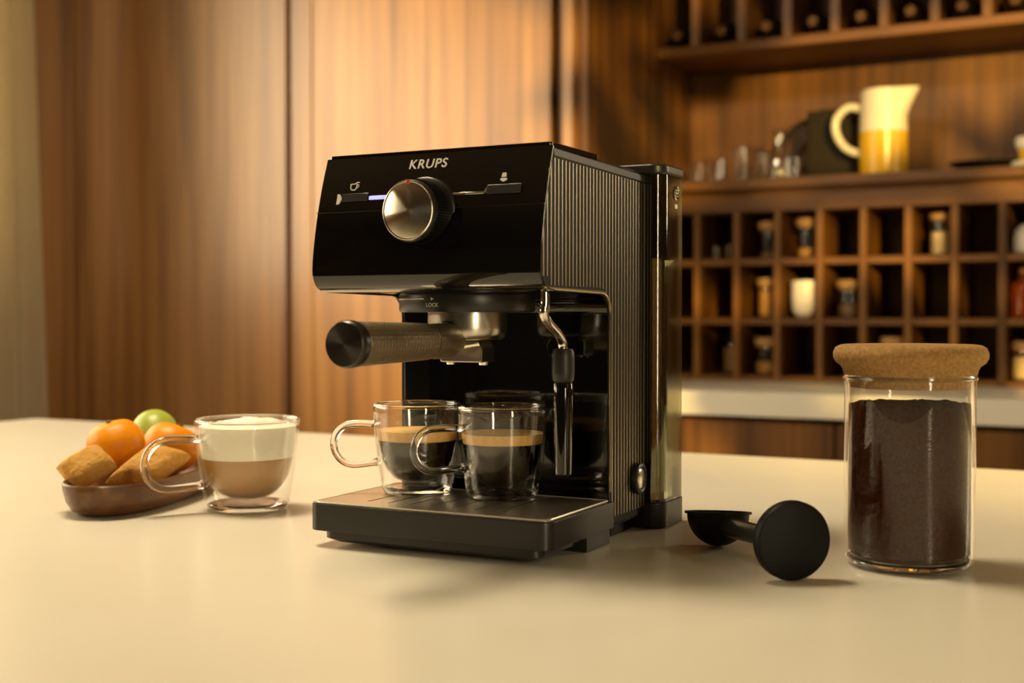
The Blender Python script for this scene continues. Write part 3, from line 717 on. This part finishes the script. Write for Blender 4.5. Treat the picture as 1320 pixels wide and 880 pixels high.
# drip tray
TX0, TX1, TY0, TY1 = -.5935, -.3845, .7985, .9160
bm = B(); prism(bm, rounded([(TX0, TY0, .010), (TX1, TY0, .010), (TX1, TY1, .001), (TX0, TY1, .001)], 6), 'Z', .0125, .0332, .0009, 2)
tray = finish(bm, 'drip_tray', M['satin'], mach, S)
bm = B(); 
q0 = rounded([(TX0 + .010, TY0 + .005, .010), (TX1 - .010, TY0 + .005, .010), (TX1 - .010, TY1, .001), (TX0 + .010, TY1, .001)], 6)
q1 = rounded([(TX0 + .018, TY0 + .012, .008), (TX1 - .018, TY0 + .012, .008), (TX1 - .018, TY1, .001), (TX0 + .018, TY1, .001)], 6)
Va = [bm.verts.new((a, b, .0030)) for a, b in q1]; Vb = [bm.verts.new((a, b, .0065)) for a, b in q0]; Vc = [bm.verts.new((a, b, .0122)) for a, b in q0]
nq = len(q0)
for k in range(nq):
    k2 = (k + 1) % nq; bm.faces.new((Va[k], Va[k2], Vb[k2], Vb[k])); bm.faces.new((Vb[k], Vb[k2], Vc[k2], Vc[k]))
bm.faces.new(list(reversed(Va))); bm.faces.new(Vc)
finish(bm, 'tray_base', M['satin'], tray, S, angle=30)
finish(box(B(), MX0 + .0035, MX1 - .0035, TY1 + .0003, RB - .0004, .0129, .0330), 'rear_ledge', M['piano'], tray, S, smooth=False)
GX_ = [TX0 + .0035, TX1 - .0035]; GY_ = [TY0 + .003, TY1 - .0045]
slots = [-.5510 + .01885 * k for k in range(7)]
bm = B(); hw = .0011; ys0, ys1 = .820, .9045; zt0, zt1 = .0336, .0346
box(bm, GX_[0], GX_[1], GY_[0], ys0, zt0, zt1); box(bm, GX_[0], GX_[1], ys1, GY_[1], zt0, zt1)
xs = [GX_[0]] + [v for s_ in slots for v in (s_ - hw, s_ + hw)] + [GX_[1]]
for a, b in zip(xs[0::2], xs[1::2]): box(bm, a, b, ys0, ys1, zt0, zt1)
gr = finish(bm, 'drip_grate', M['grate'], tray, S, smooth=False)
bm = B(); tube(bm, [(a, b, .0341) for a, b in rounded([(GX_[0], GY_[0], .008), (GX_[1], GY_[0], .008), (GX_[1], GY_[1], .002), (GX_[0], GY_[1], .002)], 5)], .0009, 6, closed=True)
finish(bm, 'grate_rim', M['rim_steel'], tray, S)
# floor of the recess and feet
finish(box(B(), MX0 + .003, MX1 - .003, .9166, YBK, .0118, .0127), 'underside', M['matte'], mach, S, smooth=False)
for x0 in (MX0 + .004, MX1 - .034):
    finish(box(B(), x0, x0 + .0345, .870, .9155, 0.0002, .0128, .0012, 2), 'foot', M['satin'], mach, S)
for x0 in (MX0 + .01, MX1 - .04):
    finish(box(B(), x0, x0 + .03, .94, .985, 0.0002, .0124, .0012, 1), 'foot', M['matte'], mach, S)

# water tank at the back
KX0, KX1, KY0, KY1 = -.596, -.3735, .9925, 1.050
def tank_outline(i): return rounded([(KX0 + i, KY0 + i, .012 - i * .6), (KX1 - i, KY0 + i, .012 - i * .6), (KX1 - i, KY1 - i, .012 - i * .6), (KX0 + i, KY1 - i, .012 - i * .6)], 7)
tank = finish(prism(B(), tank_outline(0), 'Z', .0225, .2965), 'water_tank', M['smoke'], mach, S, angle=40)
finish(prism(B(), tank_outline(.0025), 'Z', .0245, .2270), 'water', M['water'], tank, S, angle=40)
finish(prism(B(), tank_outline(-.0008), 'Z', .2968, .3055, .0022, 3), 'tank_lid', M['satin'], tank, S, angle=40)
finish(prism(B(), tank_outline(-.0006), 'Z', .0004, .0220, .0012, 2), 'tank_base', M['satin'], tank, S, angle=40)
bm = B(); prism(bm, [(KX0 + .02, KY0 - .0008), (KX1 - .010, KY0 - .0008), (KX1 - .010, KY0 + .0015), (KX0 + .02, KY0 + .0015)], 'Z', .0225, .2965)
finish(bm, 'tank_wall', M['piano'], tank, S, smooth=False)
bm = lathe(B(), [(.0052, 0), (.0060, 0), (.0062, .0007), (.0056, .0012), (.0050, .0007)], 28, cap=False)
box(bm, -.0006, .0006, -.0036, .0036, 0, .0009); box(bm, -.0030, -.0020, -.0030, .0030, 0, .0009); box(bm, .0020, .0030, -.0030, .0030, 0, .0009)
bmesh.ops.rotate(bm, cent=(0, 0, 0), matrix=Matrix.Rotation(PI / 2, 3, 'Y'), verts=bm.verts)
bmesh.ops.translate(bm, vec=(KX1, 1.0245, .283), verts=bm.verts)
finish(bm, 'tank_emblem', M['steel'], tank, S)
bm = B(); box(bm, KX1 - .0003, KX1 + .0004, 1.0215, 1.0265, .2700, .2735)
finish(bm, 'level_mark', M['silver_print'], tank, S, smooth=False)

# ------------------------------------------------------------------ double walled glass cups
def glass_cup(name, label, loc, k, h, hrot, hz0, hz1, hout, group=None):
    """k scales radii, h is the height"""
    c = thing(name, label, 'cup', loc, group=group)
    R_ = .0362 * k
    def P(r, z): return (r * R_, z * h)
    outer = [P(0, .016), P(.54, .010), P(.68, .0), P(.745, .012), P(.79, .06), P(.83, .16), P(.88, .32), P(.925, .50), P(.965, .70), P(.99, .90), P(1.0, .985), P(.985, 1.0)]
    innr = [P(.955, .985), P(.935, .90), P(.915, .70), P(.875, .55), P(.80, .38), P(.70, .26), P(.54, .175), P(.34, .125), P(0, .105)]
    finish(lathe(B(), outer + innr, 64, cap=False), 'glass_wall', M['cup_glass'], c, angle=60)
    finish(tube(B(), [(R_ * .972 * math.cos(2 * PI * q / 64), R_ * .972 * math.sin(2 * PI * q / 64), h * .992) for q in range(64)], .0013, 8, closed=True), 'rim', M['glass'], c)
    finish(lathe(B(), [P(0, .020), P(.52, .014), P(.67, .005), P(.735, .016), P(.765, .055), P(.70, .075), P(.45, .066), P(0, .075)], 56), 'base', M['glass'], c)
    dx, dy = math.cos(hrot), math.sin(hrot)
    def H(r, z): return (dx * r, dy * r, z)
    r1 = R_ * .985; r0 = R_ * .875
    zc = (hz0 + hz1) / 2; rr = (hz1 - hz0) / 2; rc = r1 + hout - rr
    ctl = [H(r1 - .0005, hz1 - .0005), H((r1 + rc) / 2, hz1)]
    ctl += [H(rc + rr * math.sin(t_ * PI / 8), zc + rr * math.cos(t_ * PI / 8)) for t_ in range(0, 9)]
    ctl += [H((r0 + rc) / 2 + .001, hz0 + .0008), H(r0 + .001, hz0 + .0022)]
    pts = catmull(ctl, 5)
    n_ = len(pts); rad = [.0030 * k ** .6 * (1.2 if q in (0, n_ - 1) else 1.08 if q in (1, n_ - 2) else 1) for q in range(n_)]
    finish(tube(B(), pts, rad, 14), 'handle', M['glass'], c)
    return c, R_, P, innr
def inside(innr, z):                          # inner radius at height z
    pr = sorted([(b, a) for a, b in innr])
    for (z0, r0), (z1, r1) in zip(pr, pr[1:]):
        if z0 <= z <= z1: return r0 + (r1 - r0) * (z - z0) / (z1 - z0)
    return pr[-1][1]
def liquid(innr, z0, z1, eps=.0006, n=16, dome=0.0):
    zb = min(b for a, b in innr) + .0008
    z0 = max(z0, zb)
    pr = []
    for q in range(n + 1):
        z = z0 + (z1 - z0) * q / n
        pr.append((max(inside(innr, max(z - .0008, zb - .0008)) - eps, 0 if q == 0 else .001), z))
    if z0 > zb: pr = [(0, z0)] + pr
    else: pr[0] = (0, z0)
    return pr + [(pr[-1][0] * .6, z1 + dome * .8), (0, z1 + dome)]
HROT = math.radians(180 + 27.4)
def espresso_cup(label, loc, hrot, hout):
    c, R_, P, innr = glass_cup('espresso_cup', label, loc, 1.0, .0720, hrot, .0225, .0560, hout, 'espresso cups on the drip tray')
    e = finish(lathe(B(), liquid(innr, 0, .0430), 56), 'espresso', M['espresso'], c)
    finish(lathe(B(), liquid(innr, .0432, .0510), 56), 'crema', M['crema'], c)
    return c
espresso_cup('right of two glass espresso cups on the drip tray, nearer the steam wand', (-.4689, .8880, .0350), math.radians(228), .0375)
espresso_cup('left of two glass espresso cups on the drip tray, overlapped by its twin', (-.5432, .8800, .0350), HROT, .0325)

c, R_, P, innr = glass_cup('latte_cup', 'large double walled glass of layered milk coffee beside the wooden bowl', (-.7555, .9255, .0004), 1.325, .0830, math.radians(238), .0225, .0670, .0480)
e = finish(lathe(B(), liquid(innr, 0, .0478), 56), 'coffee', M['latte'], c)
bm = lathe(B(), liquid(innr, .048, .0770)[:-2] + [(.0405 * q_ / 10, .0772) for q_ in range(9, 0, -1)] + [(0, .0772)], 56)
for v in bm.verts:
    rr_ = math.hypot(v.co.x, v.co.y)
    if v.co.z > .0771: v.co.z += .0065 * (1 - (rr_ / .041) ** 2) * (1 + .5 * mnoise.noise(v.co * 60)) + .0012 * mnoise.noise(v.co * 150)
finish(bm, 'milk_foam', M['foam'], c)

# ------------------------------------------------------------------ wooden bowl with fruit and cakes
bd = Vector((-.34, .94, 0)).normalized(); ba = math.atan2(bd.y, bd.x)
bowl = thing('bowl', 'long oval wooden bowl holding fruit and cakes, left of the milk coffee', 'bowl', (-.880, .926, .0003), ba)
def sup(t, a, b, e=2.5):
    c_, s_ = math.cos(t), math.sin(t)
    return (a * math.copysign(abs(c_) ** (2 / e), c_), b * math.copysign(abs(s_) ** (2 / e), s_))
bm = B(); rings = []
for (a, b, z) in [(.092, .026, .0), (.108, .036, .0005), (.117, .0425, .004), (.123, .047, .012), (.1255, .0495, .022), (.126, .0505, .028), (.1245, .049, .0295), (.121, .046, .0285), (.118, .042, .020), (.110, .036, .010), (.09, .026, .006)]:
    rings.append([bm.verts.new((*sup(2 * PI * k / 80, a, b), z)) for k in range(80)])
for p_, q_ in zip(rings, rings[1:]):
    for k in range(80):
        k2 = (k + 1) % 80; bm.faces.new((p_[k], p_[k2], q_[k2], q_[k]))
bm.faces.new(list(reversed(rings[0]))); bm.faces.new(rings[-1])
finish(bm, 'body', M['bowl_wood'], bowl, angle=50)

def fruit(name, label, cat, loc, r, mat, squash=.88, rot=(0, 0, 0), lobes=0.0, point=0.0, group=None):
    f = thing(name, label, cat, loc, group=group)
    f.rotation_euler = rot
    bm = B(); bmesh.ops.create_uvsphere(bm, u_segments=40, v_segments=24, radius=r)
    for v in bm.verts:
        d = v.co.normalized(); a = math.atan2(d.y, d.x)
        k = 1 + lobes * math.cos(a * 9) * (1 - abs(d.z)) * .5
        dip = 1 - .10 * max(0, abs(d.z) - .82) / .18 * (1 if point == 0 else 0)
        v.co = d * r * k; v.co.z *= squash * dip
        v.co += d * r * .02 * mnoise.noise(d * 2.3 + Vector((loc[0] * 40, 0, 0)))
        if point and abs(d.z) > .8: v.co.z += math.copysign(point * r * ((abs(d.z) - .8) / .2) ** 2, d.z)
    finish(bm, 'skin', mat, f)
    zt = r * squash * (1 + point) - (r * .06 if point == 0 else 0)
    finish(lathe(B(), [(0, zt - .002), (.0022, zt - .0015), (.0026, zt + .0008), (.0012, zt + .0012), (0, zt + .001)], 10), 'stem', M['stem'], f)
    return f
fruit('mandarin', 'left orange mandarin in the bowl, behind the square cake', 'fruit', (-.914, .920, .0525), .0282, M['orange'], .90, (.25, -.15, 0), .012, group='mandarins in the bowl')
fruit('mandarin', 'right orange mandarin in the bowl, seen through the cup handle', 'fruit', (-.899, .982, .0450), .0290, M['orange'], .88, (-.2, .35, .4), .012, group='mandarins in the bowl')
fruit('lime', 'green lime in the bowl peeking out behind the two mandarins', 'fruit', (-.951, 1.013, .0560), .0235, M['lime'], 1.18, (PI / 2, .35, math.radians(50)), 0, .12)

def pillow_cake(name, label, loc, quad, h, face):
    """a puffed cake over four corner points, its face leaning 'face' degrees from level"""
    f = thing(name, label, 'cake', loc, group='cakes in the bowl')
    tc_ = Vector((-loc[0], -loc[1], 0)).normalized(); e1 = Vector((-tc_.y, tc_.x, 0)); up = Vector((0, 0, 1)); t_ = math.radians(face)
    nrm = up * math.cos(t_) + tc_ * math.sin(t_); e2 = nrm.cross(e1)
    bm = B(); n_ = 26; top = {}; bot = {}
    q = [Vector((a_, b_, 0)) for a_, b_ in quad]
    for i in range(n_ + 1):
        for j_ in range(n_ + 1):
            u = i / n_; v = j_ / n_
            p_ = q[0] * (1 - u) * (1 - v) + q[1] * u * (1 - v) + q[2] * u * v + q[3] * (1 - u) * v
            U = 2 * u - 1; W = 2 * v - 1
            k = ((1 - U ** 4) * (1 - W ** 4)) ** .5
            w3 = e1 * p_.x + e2 * p_.y
            nn = .0007 * mnoise.noise((w3 + Vector(loc)) * 150) + .0007 * mnoise.noise((w3 + Vector(loc)) * 480)
            edge = max(abs(U), abs(W)) > .999
            top[i, j_] = bm.verts.new(w3 + nrm * (h * k + nn))
            bot[i, j_] = top[i, j_] if edge else bm.verts.new(w3 - nrm * (h * .7 * k - nn))
    for i in range(n_):
        for j_ in range(n_):
            bm.faces.new((top[i, j_], top[i + 1, j_], top[i + 1, j_ + 1], top[i, j_ + 1]))
            qd = (bot[i, j_], bot[i, j_ + 1], bot[i + 1, j_ + 1], bot[i + 1, j_])
            try: bm.faces.new(qd)
            except ValueError: pass
    finish(bm, 'crust', M['cake'], f, angle=70)
    return f
pillow_cake('tea_cake', 'square golden tea cake at the near left end of the bowl', (-.8800, .850, .0390), [(-.0270, .001), (-.0105, -.0260), (.0270, .000), (.0085, .0250)], .0150, 46)
pillow_cake('tea_cake', 'long pointed golden tea cake in the bowl before the mandarins', (-.8570, .905, .0365), [(-.0400, -.0190), (.006, -.0215), (.0400, .0090), (.002, .0235)], .0150, 46)

# ------------------------------------------------------------------ unseen leafy branches added at the island's right end to dapple the back wall
t = thing('shade_branch_vase', 'unseen tall dark vase of leafy branches added to dapple the back wall', 'vase', (0.78, 0.66, 0.0004), math.radians(280))
finish(lathe(B(), [(0, 0), (.05, 0), (.062, .01), (.07, .12), (.05, .22), (.03, .27), (.034, .30), (.028, .30), (.024, .27), (0, .25)], 40), 'body', M['dark_ceramic'], t)
rb = random.Random(21); lb = B(); tb = B()
for k in range(9):
    a = 2 * PI * k / 9 + rb.uniform(-.3, .3); sp_ = rb.uniform(.14, .40); hh = rb.uniform(.62, 1.12)
    pts = catmull([(0, 0, .255), (.15 * sp_ * math.cos(a), .15 * sp_ * math.sin(a), .45), (.55 * sp_ * math.cos(a), .55 * sp_ * math.sin(a), .25 + hh * .55), (sp_ * math.cos(a), sp_ * math.sin(a), .25 + hh * .9)], 6)
    tube(tb, pts, [.004 - .003 * q / len(pts) for q in range(len(pts))], 6)
    for q in range(6, len(pts), 3):
        for sgn in (-1, 1):
            base = Vector(pts[q]); d = Vector((math.cos(a + sgn * rb.uniform(.5, 1.6)), math.sin(a + sgn * rb.uniform(.5, 1.6)), rb.uniform(.2, 1.2))).normalized()
            L = rb.uniform(.14, .26); wd = L * .30; sd = d.cross(Vector((rb.uniform(-1, 1), rb.uniform(-1, 1), rb.uniform(-1, 1)))).normalized(); nn = d.cross(sd)
            vs = []
            for (u_, w_) in ((0, .05), (.25, .8), (.5, 1), (.75, .7), (1, 0.02)):
                p_ = base + d * L * u_ - Vector((0, 0, L * .35 * u_ * u_))
                vs.append((lb.verts.new(p_ + sd * wd * w_ + nn * .0006), lb.verts.new(p_ - sd * wd * w_ + nn * .0006), lb.verts.new(p_ + sd * wd * w_ - nn * .0006), lb.verts.new(p_ - sd * wd * w_ - nn * .0006)))
            for A_, B_ in zip(vs, vs[1:]):
                lb.faces.new((A_[0], B_[0], B_[1], A_[1])); lb.faces.new((A_[2], A_[3], B_[3], B_[2])); lb.faces.new((A_[0], A_[2], B_[2], B_[0])); lb.faces.new((A_[1], B_[1], B_[3], A_[3]))
            lb.faces.new((vs[0][0], vs[0][1], vs[0][3], vs[0][2])); lb.faces.new((vs[-1][0], vs[-1][2], vs[-1][3], vs[-1][1]))
finish(tb, 'branches', M['stem'], t)
lo = finish(lb, 'leaves', M['lime'], t); lo['kind'] = 'stuff'

# ------------------------------------------------------------------ tamper with scoop
A0 = Vector((-.2215, .8405, .0273)); A1 = Vector((-.3010, .9330, .0175))
ax = (A1 - A0).normalized()
t = thing('tamper_scoop', 'black plastic coffee scoop with round tamper end beside the machine', 'scoop', ((A0.x + A1.x) / 2, (A0.y + A1.y) / 2, 0.0))
S = -t.location
def along(bm, start, dirv):
    q = Vector((0, 0, 1)).rotation_difference(dirv)
    bmesh.ops.rotate(bm, cent=(0, 0, 0), matrix=q.to_matrix(), verts=bm.verts); bmesh.ops.translate(bm, vec=start, verts=bm.verts); return bm
axf = Vector((ax.x, ax.y, 0)).normalized()
finish(along(lathe(B(), [(0, .0004), (.0245, 0), (.0262, .0006), (.0270, .0022), (.0270, .0075), (.0262, .0092), (.0240, .0100), (.010, .0110), (0, .0115)], 72), A0, axf), 'tamper_disc', M['matte'], t, S)
finish(along(lathe(B(), [(.0, .004), (.0082, .004), (.0082, .012), (.0074, .016), (.0070, .06), (.0074, .110), (.006, .1145), (0, .1155)], 32, ripple=lambda a, z: .03 * math.cos(a * 10)), A0 - Vector((0, 0, .0015)), (A1 + Vector((0, 0, .002)) - A0).normalized()), 'stem', M['satin'], t, S, angle=60)
cx, cy = -.3090, .9440
ro_, ri_ = .0240, .0222
prof = [(ro_ * math.sin(q * PI / 2 / 12) if q else 0, .0253 - ro_ * math.cos(q * PI / 2 / 12) * 1.04) for q in range(13)]
prof += [(ro_ + .0018, .0253), (ro_ + .0018, .0270), (ri_, .0270)] + [(ri_ * math.sin(q * PI / 2 / 12) if q else 0, .0268 - ri_ * math.cos(q * PI / 2 / 12)) for q in range(12, -1, -1)]
bm = lathe(B(), prof, 56, centre=(cx, cy))
vd = Vector((cx, cy, 0)).normalized()
bmesh.ops.rotate(bm, cent=(cx, cy, .0253), matrix=Matrix.Rotation(math.radians(-6.5), 3, Vector((vd.y, -vd.x, 0))), verts=bm.verts)
finish(bm, 'scoop_bowl', M['matte'], t, S)

# ------------------------------------------------------------------ coffee jar with cork lid
jar = thing('coffee_jar', 'clear glass jar of dark ground coffee with a thick cork lid', 'jar', (-.1640, .9350, .0004))
JR, JH = .0452, .1360
finish(lathe(B(), [(0, .002), (JR - .010, .0), (JR - .004, .0012), (JR - .0008, .005), (JR, .010), (JR, JH - .004), (JR + .0012, JH - .002), (JR + .0008, JH), (JR - .0028, JH), (JR - .0026, .012), (JR - .006, .0062), (0, .0055)], 96), 'glass_wall', M['jar_glass'], jar, angle=60)
finish(tube(B(), [((JR - .0006) * math.cos(2 * PI * q / 96), (JR - .0006) * math.sin(2 * PI * q / 96), JH - .001) for q in range(96)], .0017, 10, closed=True), 'rim', M['glass'], jar)
finish(lathe(B(), [(0, .0016), (JR - .010, .0012), (JR - .004, .0022), (JR - .0022, .0052), (JR - .008, .0056), (0, .0050)], 72), 'base', M['glass'], jar)
bm = lathe(B(), [(0, .0066), (JR - .007, .0066), (JR - .0034, .0105), (JR - .0031, .030), (JR - .0031, .060), (JR - .0031, .090), (JR - .0031, .1150)] + [((JR - .0031) * q / 14, .1158) for q in range(13, 0, -1)] + [(0, .1158)], 96)
for v in bm.verts:
    if v.co.z > .114:
        d = Vector((v.co.x, v.co.y, 0))
        v.co.z += .0022 * mnoise.noise(d * 70) + .0016 * mnoise.noise(d * 260 + Vector((3, 1, 0))) + .0008 * mnoise.noise(d * 900)
finish(bm, 'ground_coffee', M['grounds'], jar, angle=80)
finish(lathe(B(), [(0, .1275), (JR - .0040, .1275), (JR - .0034, .1285), (JR - .0030, .1362), (JR + .0004, .1366), (JR + .0014, .1405), (JR + .0030, .1430), (JR + .0062, .1452), (JR + .0080, .1485), (JR + .0082, .1520), (JR + .0066, .1558), (JR + .0035, .1576), (JR + .001, .1580), (0, .1580)], 96), 'cork_lid', M['cork'], jar, angle=60)
